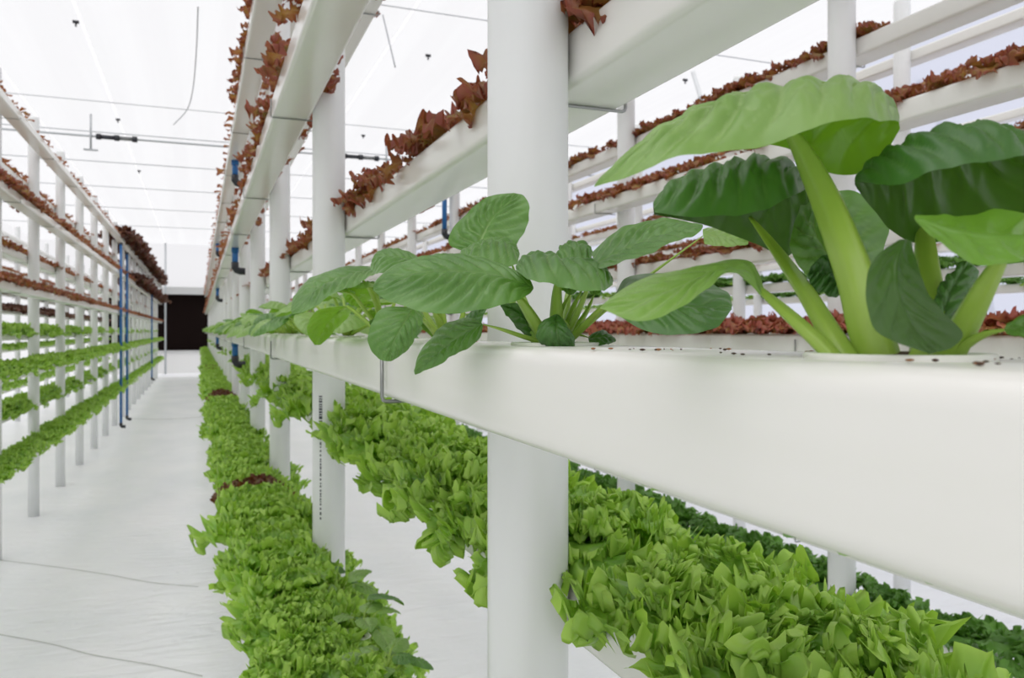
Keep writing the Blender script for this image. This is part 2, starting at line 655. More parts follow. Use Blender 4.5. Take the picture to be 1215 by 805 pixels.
for i, (a, c_, lab) in enumerate(((117, 160, 'black and grey coupling sleeve on the roof pipe above the aisle'),
                                  (409, 447, 'black and grey coupling sleeve on the roof pipe between the posts'))):
    xa, xc = on_line(a), on_line(c_)
    o = thing('pipe_coupling', lab, 'coupling', ((xa + xc) / 2, PY, PZ), 'roof pipe couplings')
    ln = xc - xa
    mb = MB(); mb.add(*tube([(-ln / 2, 0, 0), (-.03, 0, 0)], .033, 14)); mb.build('black_sleeve', M['black'], o)
    mb = MB(); mb.add(*tube([(.03, 0, 0), (ln / 2 - .04, 0, 0)], .031, 14)); mb.build('grey_sleeve', M['sleeve'], o)
    mb = MB()
    for q in (-ln / 2, 0, ln / 2):
        mb.add(*tube([(q - .035, 0, 0), (q + .035, 0, 0)], .046, 14))
    mb.build('flange', M['black'], o)
for i, px in enumerate((108, 458)):
    x = on_line(px)
    o = thing('pipe_hanger', 'grey hanger rod with flat foot holding the roof pipe %s' % ('above the aisle' if i == 0 else 'behind the second post'), 'hanger', (x, PY - .03, PZ - .22), 'roof pipe hangers')
    mb = MB(); mb.add(*tube([(0, 0, 0), (0, 0, ZC - PZ + .2)], .016, 8)); mb.build('rod', M['steel'], o)
    mb = MB(); mb.add(*box((-.1, -.02, -.012), (.1, .02, .012))); mb.build('foot', M['steel'], o, False)


def roof_pt(px, py, z=ZC - .05):
    return P(px, py, (z - EYE) * FPX / (HY - py))


clip = None
for i, (px, py, where) in enumerate(((90, 26, 'nearest along the aisle'), (140, 142, 'second along the aisle'), (165, 203, 'third along the aisle'), (508, 66, 'left of the thickest post'),
                       (431, 161, 'beside the second post'), (813, 95, 'beside the hanging gutter'))):
    p = roof_pt(px, py)
    mb = MB()
    mb.add(*tube([(-.03, 0, 0), (.03, 0, 0)], .018, 8))
    mb.add(*tube([(0, 0, 0), (0, 0, -.05)], .010, 6))
    o = mb.build('roof_clip', M['black'])
    o.location = p
    tag(o, 'small black clip on the roof film, ' + where, 'clip', 'roof clips')
mb = MB()
c0 = [roof_pt(235, 8, ZC), roof_pt(233, 60, ZC - .12), roof_pt(229, 105, ZC - .15), roof_pt(222, 130, ZC - .2), roof_pt(206, 148, ZC - .25)]
mb.add(*tube(c0, .007, 6, 30))
tag(mb.build('hanging_cord', M['steel']), 'thin grey cord drooping from the roof film above the aisle', 'cord')
mb = MB()
c0 = [P(454, 17, 8.52), P(463, 55, 8.5), P(469, 80, 8.5)]
mb.add(*tube(c0, .008, 6, 12))
tag(mb.build('hanging_cord', M['steel']), 'short grey cord hanging left of the thickest post', 'cord')
a = floor_pt(197, 443)
rod('door_pole', (a[0], a[1] - .6, 0), (a[0], a[1] - .6, ZC), .035, M['steel'], 'thin grey upright pole in front of the dark opening', 'pole')
for i, (p0, p1) in enumerate((((1140, 200), (1090, 95)), ((858, 205), (822, 85)), ((1180, 392), (1166, 300)))):
    dd = (9.2, 11.5, 8.6)[i]
    a, bb = P(*p0, dd), P(*p1, dd)
    rod('wall_brace', a, bb, .03, M['steel'], 'sloping grey brace pipe by the side wall, %s' % ('above the big leaf', 'beside the hanging gutter', 'low behind the pale leaf')[i], 'brace', 'side wall braces')

# ------------------------------------------------------------------ pak choi leaves
def blade_grid(rails, nu, nv, top, amp, nvein, slant, seed=0, mid_w=.05, curl=0.0):
    """surface through three rails (edge, midrib, edge) with quilted veins; the upper face looks towards 'top'"""
    A, Mi, B = (cr(q, nu) for q in rails)
    v = np.linspace(-1, 1, nv)
    tm = (B - A) / 2
    lim = .9 * np.minimum(np.linalg.norm(Mi - A, axis=1), np.linalg.norm(B - Mi, axis=1))
    tm *= np.minimum(1, lim / (np.linalg.norm(tm, axis=1) + 1e-9))[:, None]
    ta = v[None, :, None]
    tb = np.abs(ta)
    G = Mi[:, None] + tm[:, None] * ta + np.where(ta > 0, (B - Mi - tm)[:, None], (A - Mi + tm)[:, None]) * tb ** 2
    u = np.linspace(0, 1, nu)
    UU, VV = np.meshgrid(u, v, indexing='ij')
    du = np.gradient(G, axis=0)
    dv = np.gradient(G, axis=1)
    N = np.cross(du, dv)
    N /= np.linalg.norm(N, axis=2)[..., None] + 1e-9
    # smooth normals so that the ends do not spike
    for _ in range(6):
        N[1:-1] = (N[:-2] + N[1:-1] * 2 + N[2:]) / 4
    N /= np.linalg.norm(N, axis=2)[..., None] + 1e-9
    flip = (N.mean((0, 1)) @ np.asarray(top, float)) < 0
    if flip:
        N = -N
    rng = np.random.RandomState(seed)
    ph = rng.rand() * .5
    av = np.abs(VV)
    wob = .05 * np.sin(9 * UU + 4 * VV + seed) + .05 * np.sin(5 * VV - 7 * UU + 2.1 * seed)
    q = (UU * (1 + .12 * UU) - slant * av ** 1.15 + .35 * wob) * nvein + ph + np.where(VV > 0, .45, 0)
    fr = np.abs(q - np.round(q))             # 0 on a vein, .5 between
    fade = np.clip((1 - av) * 5, 0, 1)
    side = np.exp(-(fr / .05) ** 2) * np.clip(av * 6, 0, 1) * fade * (.8 - .4 * av)
    midr = np.exp(-(av / (mid_w * (1.25 - UU))) ** 2) * (1 - UU ** 3)
    q2 = av * 3.1 + .9 * np.sin(q * 3.14159) + 2 * wob + .37 * np.round(q) + seed * .3
    fr2 = np.abs(q2 - np.round(q2))
    vein = np.clip(side + midr + .28 * np.exp(-(fr2 / .05) ** 2) * fade * np.clip(av * 4 - .5, 0, 1), 0, 1)
    puff = np.abs(np.sin(np.pi * q)) ** .8 * np.clip(av * 3.5, 0, 1) * np.clip((1 - av) * 2.2 + .12, 0, 1)
    net = .42 * (np.abs(np.sin(np.pi * q2)) ** .7 - .6)
    edgew = np.sin(UU * 17 + seed) * np.clip(av - .55, 0, 1) ** 1.3 * 1.3 + np.sin(UU * 38 + seed * 3 + VV) * np.clip(av - .8, 0, 1) * .9
    taper = np.sin(np.pi * np.clip(UU, .0, 1)) ** .5
    disp = 2.7 * amp * ((puff * (1 + net)) - .7 * midr + .55 * edgew) * taper
    G = G + N * disp[..., None]
    V = G.reshape(-1, 3)
    idx = np.arange(nu * nv).reshape(nu, nv)
    F = np.stack([idx[:-1, :-1], idx[1:, :-1], idx[1:, 1:], idx[:-1, 1:]], -1).reshape(-1, 4)
    if flip:
        F = F[:, ::-1]
    return V, F, vein.ravel() * .8


UPV = np.array((0, 0, 1.))
CAMV = np.array((-ST, -CT, 0.))
SIDES = {'up': UPV, 'cam': CAMV + UPV * .25, 'away': -CAMV + UPV * .2, 'upcam': UPV + CAMV, 'down': -UPV, 'left': np.array((-1, 0, .4))}


def px_leaf(root, a, mid, b_, stalk, sw, top='up', mat='pak', amp=.0011, nvein=7, slant=.28, seed=0, nu=70, nv=41, midw=.05, label=None):
    """a leaf (blade part + stalk sub-part) of a plant whose Empty stands at root.location"""
    base = np.array(root.location)
    rails = [[P(*q) - base for q in r] for r in (a, mid, b_)]
    mb = MB()
    V, F, ve = blade_grid(rails, nu, nv, SIDES[top], amp, nvein, slant, seed, midw)
    mb.add(V, F, vein=ve)
    lf = mb.build('leaf', M[mat], root)
    if label:
        lf['label'] = label
    if stalk:
        pts = [P(*q) - base for q in stalk]
        n = len(pts)
        rad = [sw * (1.3 - 1.05 * (i / (n - 1)) ** 1.9) / 2 for i in range(n)]
        # the stalk runs on under the midrib and thins away
        m2 = [P(*q) - base for q in mid]
        mb = MB()
        mb.add(*tube(pts, rad, 24, 30, .72, True, .05))
        st = mb.build('stalk', M['stalk'], lf)
    return lf


def lid(root, r=.031, z=0.0):
    mb = MB()
    mb.add(*lathe([(.0135, .0004), (.014, .0014), (r - .006, .0016), (r - .0045, .0024), (r - .0005, .0024), (r + .0003, .0016), (r, .0)], 48, (0, 0, z)))
    mb.build('pot_lid', M['lid'], root)
    mb = MB()
    mb.add(*lathe([(.0005, .003), (.008, .0028), (.0125, .002), (.0137, .0004)], 24, (0, 0, z)))
    mb.build('growing_plug', M['crumb_dark'], root)


XT = XP - D2 - .001 - GW / 2
ZT = EYE + LEFT[1] * U + GH


def pak_spot(d):
    return (XT, (d - XT * ST) / CT, ZT)


PAKG = 'pak choi in the eye-level gutter'
# the big plant
p1 = thing('pak_choi', 'largest pak choi, tall thick stalks and huge arching leaf, nearest on the eye-level gutter', 'vegetable', pak_spot(.302), PAKG)
lid(p1, .033)
px_leaf(p1, [(1068, 146, .335), (1050, 142, .305), (1000, 145, .292), (945, 160, .29), (880, 178, .29), (810, 188, .29), (755, 206, .295), (705, 222, .305)],
        [(1066, 140, .337), (1046, 118, .335), (1000, 105, .33), (940, 104, .325), (870, 116, .32), (800, 148, .315), (745, 188, .31), (705, 222, .305)],
        [(1068, 153, .34), (1046, 187, .35), (1014, 207, .352), (968, 200, .355), (935, 177, .355), (870, 172, .345), (790, 186, .33), (705, 222, .305)],
        [(1046, 437, .300), (1030, 385, .302), (1015, 330, .31), (985, 250, .328), (962, 200, .34), (945, 168, .343), (930, 150, .343)], .0135, 'upcam', 'pak_pale', .0015, 8, .30, 1, 110, 61, .04)
px_leaf(p1, [(965, 218, .375), (945, 231, .35), (907, 248, .338), (865, 258, .335), (817, 257, .335), (777, 252, .345)],
        [(964, 214, .38), (935, 201, .37), (893, 197, .365), (841, 202, .36), (799, 217, .355), (775, 243, .35)],
        [(965, 222, .385), (960, 258, .395), (936, 305, .395), (898, 290, .39), (832, 266, .38), (776, 255, .355)],
        [(1012, 437, .30), (985, 395, .312), (954, 344, .335), (917, 292, .372), (890, 258, .382)], .0085, 'upcam', 'pak_dark_shaded', .0016, 7, .3, 2, 80, 51, .05)
px_leaf(p1, [(901, 350, .326), (884, 331, .328), (865, 325, .315), (835, 345, .302), (800, 371, .294), (756, 381, .292), (711, 366, .305)],
        [(904, 350, .328), (886, 323, .336), (850, 322, .327), (800, 342, .315), (750, 359, .31), (711, 366, .305)],
        [(908, 349, .329), (900, 324, .336), (886, 309, .346), (841, 314, .352), (784, 325, .342), (737, 344, .325), (711, 366, .305)],
        [(1002, 439, .295), (973, 408, .305), (935, 373, .318), (909, 350, .329), (896, 336, .334)], .0062, 'up', 'pak_pale', .0007, 6, .3, 3, 70, 41, .05)
px_leaf(p1, [(990, 338, .36), (955, 325, .375), (938, 290, .385), (950, 240, .39)],
        [(1003, 345, .355), (985, 305, .372), (966, 268, .386), (975, 232, .395)],
        [(1012, 335, .36), (1045, 305, .38), (1052, 265, .39), (1020, 228, .398), (975, 230, .396)],
        [(1040, 435, .315), (1022, 395, .33), (1003, 345, .355)], .006, 'cam', 'pak', .0016, 6, .3, 4, 60, 41, .06)
px_leaf(p1, [(1010, 352, .325), (985, 352, .33), (963, 343, .333), (958, 330, .335)],
        [(1012, 345, .33), (992, 330, .335), (972, 322, .338), (958, 328, .336)],
        [(1014, 338, .335), (1000, 312, .342), (975, 306, .345), (958, 326, .337)],
        [(1030, 435, .312), (1015, 390, .32), (1008, 346, .33)], .0055, 'upcam', 'pak_dark_shaded', .0016, 5, .3, 5, 44, 31)
px_leaf(p1, [(1014, 216, .33), (1058, 219, .303), (1105, 207, .292), (1153, 195, .287), (1198, 187, .287), (1250, 190, .30)],
        [(1014, 213, .333), (1044, 189, .328), (1091, 171, .322), (1143, 162, .317), (1198, 164, .312), (1252, 188, .31)],
        [(1014, 219, .335), (1039, 252, .36), (1072, 284, .366), (1110, 290, .366), (1160, 275, .36), (1215, 258, .352), (1252, 195, .32)],
        [(1096, 437, .315), (1104, 370, .33), (1099, 310, .352), (1097, 268, .364), (1100, 225, .356)], .0095, 'upcam', 'pak_dark_shaded', .0015, 7, .3, 6, 80, 51, .05)
px_leaf(p1, [(1087, 255, .275), (1143, 255, .285), (1198, 249, .285), (1262, 268, .27)],
        [(1085, 259, .270), (1140, 276, .262), (1200, 281, .258), (1264, 280, .262)],
        [(1090, 266, .265), (1115, 288, .255), (1153, 311, .248), (1198, 313, .246), (1255, 298, .255)],
        [(1116, 437, .295), (1140, 395, .288), (1172, 335, .275), (1200, 288, .262)], .0105, 'down', 'pak', .0006, 5, .25, 7, 60, 41, .04)
px_leaf(p1, [(1066, 285, .268), (1037, 307, .264), (1028, 344, .262), (1035, 387, .263), (1063, 406, .266), (1103, 420, .27)],
        [(1074, 284, .27), (1064, 312, .268), (1065, 347, .266), (1078, 380, .267), (1098, 405, .269), (1112, 418, .27)],
        [(1082, 287, .272), (1086, 305, .272), (1097, 337, .272), (1117, 369, .272), (1143, 394, .272), (1132, 411, .271), (1115, 418, .27)],
        [(1085, 436, .285), (1098, 400, .282), (1096, 345, .277)], .006, 'away', 'pak_dark_shaded', .0004, 5, .3, 8, 60, 41, .03)  # back-lit underside, its shade painted by the darker leaf colour
px_leaf(p1, [(1195, 384, .272), (1220, 374, .268), (1262, 392, .262)], [(1192, 391, .272), (1225, 388, .265), (1264, 398, .262)],
        [(1195, 397, .27), (1220, 402, .262), (1262, 402, .26)],
        [(1126, 437, .292), (1142, 413, .286), (1168, 397, .279), (1196, 391, .272)], .0038, 'up', 'pak', .0006, 4, .3, 9, 30, 21)
px_leaf(p1, [(1108, 400, .315), (1112, 350, .325), (1140, 312, .33)], [(1114, 402, .312), (1126, 352, .32), (1150, 310, .328)],
        [(1120, 404, .315), (1145, 362, .325), (1162, 322, .33)], [(1100, 437, .31), (1108, 415, .312), (1120, 370, .318)], .0055, 'up', 'pak_dark_shaded', .0012, 5, .3, 10, 40, 25)
px_leaf(p1, [(1135, 410, .315), (1160, 395, .325), (1170, 350, .335)], [(1130, 405, .318), (1150, 375, .328), (1172, 345, .336)],
        [(1126, 400, .32), (1138, 362, .33), (1166, 340, .337)], [(1106, 437, .318), (1120, 418, .318), (1136, 396, .322)], .005, 'away', 'pak_dark_shaded', .001, 5, .3, 11, 40, 25)

# second plant
p2 = thing('pak_choi', 'second pak choi from the camera, beside the thickest post, with broad quilted leaves', 'vegetable', pak_spot(.59), PAKG)
lid(p2, .033)
px_leaf(p2, [(613, 322, .565), (632, 334, .54), (655, 339, .53), (668, 340, .535), (690, 346, .53), (712, 347, .535), (727, 338, .56)],
        [(612, 317, .575), (626, 304, .58), (650, 302, .58), (668, 312, .575), (690, 310, .58), (712, 318, .58), (727, 334, .57)],
        [(614, 322, .585), (635, 326, .605), (655, 335, .61), (668, 345, .61), (690, 335, .61), (715, 335, .60), (727, 337, .575)],
        [(660, 408, .59), (660, 375, .592), (661, 345, .592), (664, 325, .588)], .0105, 'upcam', 'pak', .0018, 7, .2, 21, 80, 45, .05)
px_leaf(p2, [(702, 300, .60), (720, 283, .60), (751, 266, .59), (794, 260, .57), (834, 267, .545)],
        [(706, 314, .575), (735, 299, .565), (780, 281, .555), (834, 269, .543)],
        [(712, 319, .56), (751, 308, .535), (799, 289, .525), (828, 277, .535), (834, 270, .542)],
        [(668, 407, .595), (688, 365, .59), (708, 314, .576)], .0058, 'up', 'pak', .0012, 7, .3, 22, 70, 41, .05)
px_leaf(p2, [(728, 352, .57), (742, 332, .60), (770, 324, .61), (820, 328, .59), (860, 345, .56), (869, 362, .54)],
        [(722, 358, .56), (760, 356, .555), (810, 362, .54), (868, 366, .535)],
        [(727, 368, .55), (760, 391, .53), (813, 398, .515), (850, 388, .515), (869, 367, .533)],
        [(672, 407, .59), (692, 388, .58), (714, 366, .567), (726, 358, .56)], .0058, 'up', 'pak_dark_shaded', .0012, 6, .3, 23, 60, 41, .05)
px_leaf(p2, [(655, 375, .565), (640, 385, .56), (637, 400, .558), (647, 413, .56), (664, 418, .562)],
        [(660, 373, .568), (660, 390, .552), (663, 405, .552), (667, 418, .56)],
        [(664, 375, .568), (674, 388, .56), (682, 405, .556), (680, 415, .558), (669, 418, .56)],
        [(668, 408, .59), (672, 388, .582), (662, 374, .57)], .004, 'cam', 'pak_dark_shaded', .0008, 5, .3, 24, 40, 31)
px_leaf(p2, [(568, 380, .575), (550, 377, .59), (526, 387, .60), (510, 402, .605), (498, 420, .605), (491, 440, .60)],
        [(572, 384, .57), (550, 396, .58), (522, 417, .588), (492, 444, .598)],
        [(573, 388, .565), (570, 402, .56), (555, 413, .565), (533, 426, .575), (513, 437, .585), (493, 445, .598)],
        [(648, 408, .588), (622, 400, .58), (595, 391, .573), (573, 385, .57)], .0042, 'upcam', 'pak', .0012, 7, .3, 25, 60, 37, .05)
px_leaf(p2, [(633, 341, .576), (626, 330, .59), (606, 318, .605), (575, 309, .615), (526, 303, .615), (480, 312, .595), (450, 328, .57), (443, 340, .556)],
        [(633, 342, .575), (590, 327, .573), (540, 321, .568), (490, 325, .562), (443, 342, .555)],
        [(633, 343, .574), (626, 351, .562), (605, 359, .545), (560, 371, .535), (501, 370, .53), (462, 358, .54), (443, 345, .553)],
        [(650, 408, .588), (636, 385, .582), (620, 360, .578), (606, 345, .577)], .0095, 'upcam', 'pak', .0016, 9, .36, 26, 100, 55, .035)
px_leaf(p2, [(552, 299, .73), (533, 290, .745), (538, 272, .75), (560, 247, .75), (585, 232, .745), (610, 229, .735)],
        [(563, 302, .72), (577, 270, .735), (592, 250, .738), (614, 230, .732)],
        [(580, 302, .715), (608, 296, .71), (623, 273, .715), (629, 248, .72), (622, 233, .727), (615, 230, .731)],
        [(640, 408, .60), (605, 355, .66), (563, 302, .72)], .006, 'cam', 'pak', .0016, 7, .32, 27, 70, 45, .05)
px_leaf(p2, [(548, 304, .65), (560, 312, .625), (590, 318, .615), (614, 314, .62)],
        [(546, 299, .66), (575, 289, .66), (600, 288, .655), (616, 303, .645)],
        [(548, 302, .67), (575, 300, .69), (600, 300, .69), (616, 306, .66)],
        [(645, 408, .6), (625, 365, .63), (608, 315, .65)], .006, 'upcam', 'pak', .0016, 6, .25, 28, 50, 35)
px_leaf(p2, [(662, 308, .63), (675, 312, .615), (695, 316, .61), (702, 306, .62)], [(660, 303, .64), (672, 293, .645), (690, 292, .645), (702, 303, .63)],
        [(662, 306, .65), (672, 303, .67), (690, 303, .67), (702, 306, .64)], [(664, 408, .6), (672, 365, .62), (680, 305, .645)], .006, 'upcam', 'pak', .0018, 5, .25, 29, 44, 31)
px_leaf(p2, [(640, 385, .615), (622, 362, .625), (595, 360, .635)], [(636, 398, .61), (618, 375, .625), (594, 362, .636)], [(632, 408, .60), (605, 380, .615), (594, 364, .635)],
        [(650, 409, .595), (642, 402, .605)], .005, 'up', 'pak_dark_shaded', .001, 5, .3, 30, 40, 25)
px_leaf(p2, [(700, 398, .60), (715, 392, .6), (730, 402, .59)], [(698, 402, .59), (715, 400, .585), (731, 404, .588)], [(700, 408, .58), (716, 410, .575), (730, 406, .586)],
        [(670, 409, .592), (684, 398, .592), (700, 401, .59)], .003, 'up', 'pak_dark_shaded', .0006, 4, .3, 31, 30, 21)
px_leaf(p2, [(834, 272, .62), (850, 270, .63), (886, 284, .60)], [(834, 278, .615), (860, 282, .61), (888, 288, .60)], [(836, 290, .61), (860, 293, .60), (886, 291, .6)],
        [(672, 407, .6), (740, 350, .62), (834, 280, .616)], .004, 'up', 'pak_pale', .0008, 5, .3, 32, 40, 25)
for j, (x1, y1, w) in enumerate(((690, 345, .006), (705, 350, .005), (676, 350, .006))):
    px_leaf(p2, [(x1 - 8, y1 - 6, .60), (x1 - 12, y1 - 20, .61), (x1 + 6, y1 - 34, .62)], [(x1, y1, .60), (x1 + 3, y1 - 18, .605), (x1 + 8, y1 - 34, .62)],
            [(x1 + 8, y1 - 4, .595), (x1 + 16, y1 - 18, .60), (x1 + 10, y1 - 33, .62)], [(664 + 3 * j, 408, .595), (x1 - 12, y1 + 25, .6), (x1, y1, .60)], w, 'cam', 'pak', .0012, 5, .3, 33 + j, 34, 25)

# third plant
p3 = thing('pak_choi', 'third pak choi from the camera, its spoon-shaped leaf hanging over the gutter edge', 'vegetable', pak_spot(.865), PAKG)
lid(p3, .033)
px_leaf(p3, [(478, 364, .765), (455, 366, .77), (440, 385, .765), (438, 410, .755), (448, 425, .75), (460, 429, .748)],
        [(490, 366, .77), (478, 385, .75), (466, 408, .742), (461, 429, .747)],
        [(497, 368, .77), (502, 378, .765), (493, 400, .752), (481, 418, .748), (464, 429, .747)],
        [(525, 406, .86), (510, 388, .82), (490, 366, .772)], .0058, 'cam', 'pak', .0012, 6, .3, 41, 60, 41, .05)
px_leaf(p3, [(505, 330, .76), (480, 325, .74), (450, 326, .74), (440, 320, .77)], [(508, 320, .79), (475, 306, .79), (452, 306, .79), (440, 318, .78)],
        [(505, 310, .83), (475, 297, .84), (448, 300, .82), (440, 316, .79)], [(528, 407, .862), (520, 370, .84), (508, 322, .79)], .007, 'upcam', 'pak', .0016, 7, .3, 42, 60, 41)
px_leaf(p3, [(510, 372, .80), (490, 350, .80), (462, 345, .79)], [(514, 366, .82), (490, 340, .81), (460, 338, .795)], [(518, 360, .84), (495, 330, .84), (460, 330, .80)],
        [(530, 407, .865), (522, 385, .845), (512, 366, .82)], .008, 'up', 'pak_dark_shaded', .0014, 6, .3, 43, 44, 31)
px_leaf(p3, [(545, 385, .86), (560, 370, .86), (575, 360, .84)], [(543, 392, .85), (560, 380, .845), (577, 363, .838)], [(545, 398, .84), (566, 390, .83), (578, 366, .836)],
        [(532, 407, .862), (543, 392, .85)], .005, 'up', 'pak_dark_shaded', .0012, 5, .3, 44, 40, 25)
for j, (x1, y1) in enumerate(((500, 345), (520, 340), (545, 350))):
    px_leaf(p3, [(x1 - 8, y1 - 3, .88), (x1 - 16, y1 - 18, .9), (x1 - 4, y1 - 32, .93)], [(x1, y1, .88), (x1, y1 - 18, .89), (x1 - 2, y1 - 33, .93)],
            [(x1 + 8, y1 - 3, .875), (x1 + 15, y1 - 18, .885), (x1, y1 - 32, .93)], [(528 + 3 * j, 407, .868), (x1 + 4, y1 + 25, .875), (x1, y1, .88)], .007, 'cam', 'pak', .0014, 5, .3, 45 + j, 40, 27)


# generic pak choi: rosette built in its own space
def arc(az, e0, e1, ln, n, side=0.0, base=(0, 0, 0)):
    p = np.array(base, float)
    out = [p.copy()]
    for i in range(n):
        e = e0 + (e1 - e0) * (i + .5) / n
        a = az + side * (i / n)
        p = p + ln / n * np.array((math.cos(e) * math.cos(a), math.cos(e) * math.sin(a), math.sin(e)))
        out.append(p.copy())
    return np.array(out)


def pak_proto(seed, nl=9, nu=34, nv=19):
    rng = random.Random(seed)
    leaves = []
    for i in range(nl):
        az = i * 2.4 + rng.uniform(-.25, .25)
        outer = 1 - i / nl
        e0 = math.radians(78 - 48 * outer + rng.uniform(-6, 6))
        ls = rng.uniform(.06, .085)
        st = arc(az, e0, e0 - .15, ls, 5)
        ln = rng.uniform(.075, .105) * (0.75 + .25 * outer)
        e1 = e0 - rng.uniform(.5, .9)
        e2 = e1 - rng.uniform(.5, 1.2)
        md = arc(az, e1, e2, ln, 7, rng.uniform(-.2, .2), st[-1])
        hw = ln * rng.uniform(.36, .46)
        s = np.linspace(0, 1, len(md))
        w = hw * np.clip(np.sin(np.pi * np.clip(s, 0.02, .985) ** .8), 0, 1) ** .55
        tg = np.gradient(md, axis=0)
        tg /= np.linalg.norm(tg, axis=1)[:, None]
        sd = np.cross(tg, UPV)
        sd /= np.linalg.norm(sd, axis=1)[:, None] + 1e-6
        up = np.cross(sd, tg)
        k = rng.uniform(-.55, .1)
        rails = [md + sd * w[:, None] + up * (w * k)[:, None], md, md - sd * w[:, None] + up * (w * k)[:, None]]
        V, F, ve = blade_grid(rails, nu, nv, up.mean(0), .0016, 6, .3, seed * 10 + i, .06)
        a = MB(); a.add(V, F, vein=ve)
        b2 = MB(); b2.add(*tube(np.vstack([st, md[1:3]]), [.0052, .0048, .0044, .004, .0036, .0032, .0022, .001][:len(st) + 2], 8, 10, .7))
        leaves.append((a.mesh('leaf', M[rng.choice(['pak', 'pak_pale', 'pak_pale'])]), b2.mesh('stalk', M['stalk'])))
    return leaves


PROTO = [pak_proto(s) for s in (1, 2, 3)]
pak_objs = []
for q in range(3):
    t_ = thing('pak_choi', 'x', 'vegetable', (0, 0, -50), PAKG)
    for a, b2 in PROTO[q]:
        lf = link('leaf', a, t_)
        link('stalk', b2, lf)
    lid(t_)
    pak_objs.append(t_)
used = [False] * 3


def place_pak(x, y, z, rz, sc, label, group):
    k = random.Random(x * 31 + y * 17).randrange(3)
    o = copy_tree(pak_objs[k]) if used[k] else pak_objs[k]
    used[k] = True
    o.location = (x, y, z)
    o.rotation_euler = (0, 0, rz)
    o.scale = (sc,) * 3
    tag(o, label, None, group)
    return o


rng = random.Random(11)
d = 1.14
n = 4
while d < 28:
    x, y, z = pak_spot(d)
    o = place_pak(x, y, z, rng.uniform(0, 6.28), rng.uniform(.88, 1.12), '%s pak choi from the camera in the eye-level gutter of the near rack' % ordn(n), PAKG)
    if n == 4:
        p4 = o
    d += .28
    n += 1
# the broad arching leaf of the fourth plant
p4.rotation_euler = (0, 0, 0)
p4.scale = (1, 1, 1)
px_leaf(p4, [(441, 316, 1.12), (412, 317, 1.10), (378, 326, 1.06), (352, 346, 1.0), (345, 368, .96)],
        [(446, 319, 1.06), (412, 327, 1.02), (378, 342, .98), (346, 371, .955)],
        [(447, 324, 1.02), (425, 337, .97), (392, 352, .945), (362, 370, .94), (347, 373, .952)],
        [(458, 404, 1.14), (452, 375, 1.12), (440, 345, 1.08), (428, 330, 1.04)], .009, 'upcam', 'pak', .002, 8, .3, 61, 70, 41)

for i, (px, py, d_) in enumerate(((418, 690, 1.98), (452, 735, 1.72), (474, 795, 1.5))):
    q_ = P(px, py, d_)
    place_pak(XT + .075, q_[1], EYE + LEFT[0] * U + GH, 1.0 + i * 2, .72, 'small round-leaved pak choi at the low gutter edge behind the frilly lettuces, %s' % ('topmost', 'middle one', 'lowest')[i], 'small pak choi in the low gutter')
rng = random.Random(77)
y = 1.4
for i in range(18):
    place_pak(XP + 1.70 - D2 - GW / 2 - .02, y, EYE + LEFT[0] * U + GH, rng.uniform(0, 6.28), rng.uniform(1.0, 1.25), 'small pale pak choi, %s from the front in the low aisle-side gutter, second rack' % ordn(i + 1), 'small pak choi of the second rack')
    y += .24
# crumbs of growing medium on the big gutter
mb = MB()
md_ = MB()
rng = random.Random(5)
for (cx, cy, n_, sx, sy) in ((712, 417, 16, 14, 2), (560, 406, 8, 10, 2), (785, 424, 5, 20, 3), (938, 434, 8, 22, 2), (1170, 434, 8, 16, 3), (870, 431, 5, 20, 3), (1085, 449, 4, 20, 3), (690, 425, 4, 20, 2)):
    for _ in range(n_):
        px = cx + rng.uniform(-sx, sx)
        py = cy + rng.uniform(-sy, sy)
        dd = (EYE - ZT) * FPX / max(py - HY, 6)
        p = P(px, py, dd)
        if not (XT - GW / 2 + .008 < p[0] < XT + GW / 2 - .006):
            p[0] = XT + rng.uniform(-.035, .035)
        p[2] = ZT + .001
        s = rng.uniform(.0004, .0012)
        tgt = md_ if rng.random() < .45 else mb
        V, F = lathe([(.0002, -1), (.8, -.5), (1, .1), (.5, .6), (.0002, .8)], 6)
        V = V * s * np.array((rng.uniform(.7, 1.8), rng.uniform(.7, 1.8), .6))
        tgt.add(V + p, F)
tag(mb.build('substrate_crumbs', M['crumb'], None, False), 'tan crumbs of growing medium scattered on the eye-level gutter', 'crumbs', kind='stuff')
tag(md_.build('substrate_crumbs', M['crumb_dark'], None, False), 'dark brown crumbs of growing medium scattered on the eye-level gutter', 'crumbs', kind='stuff')


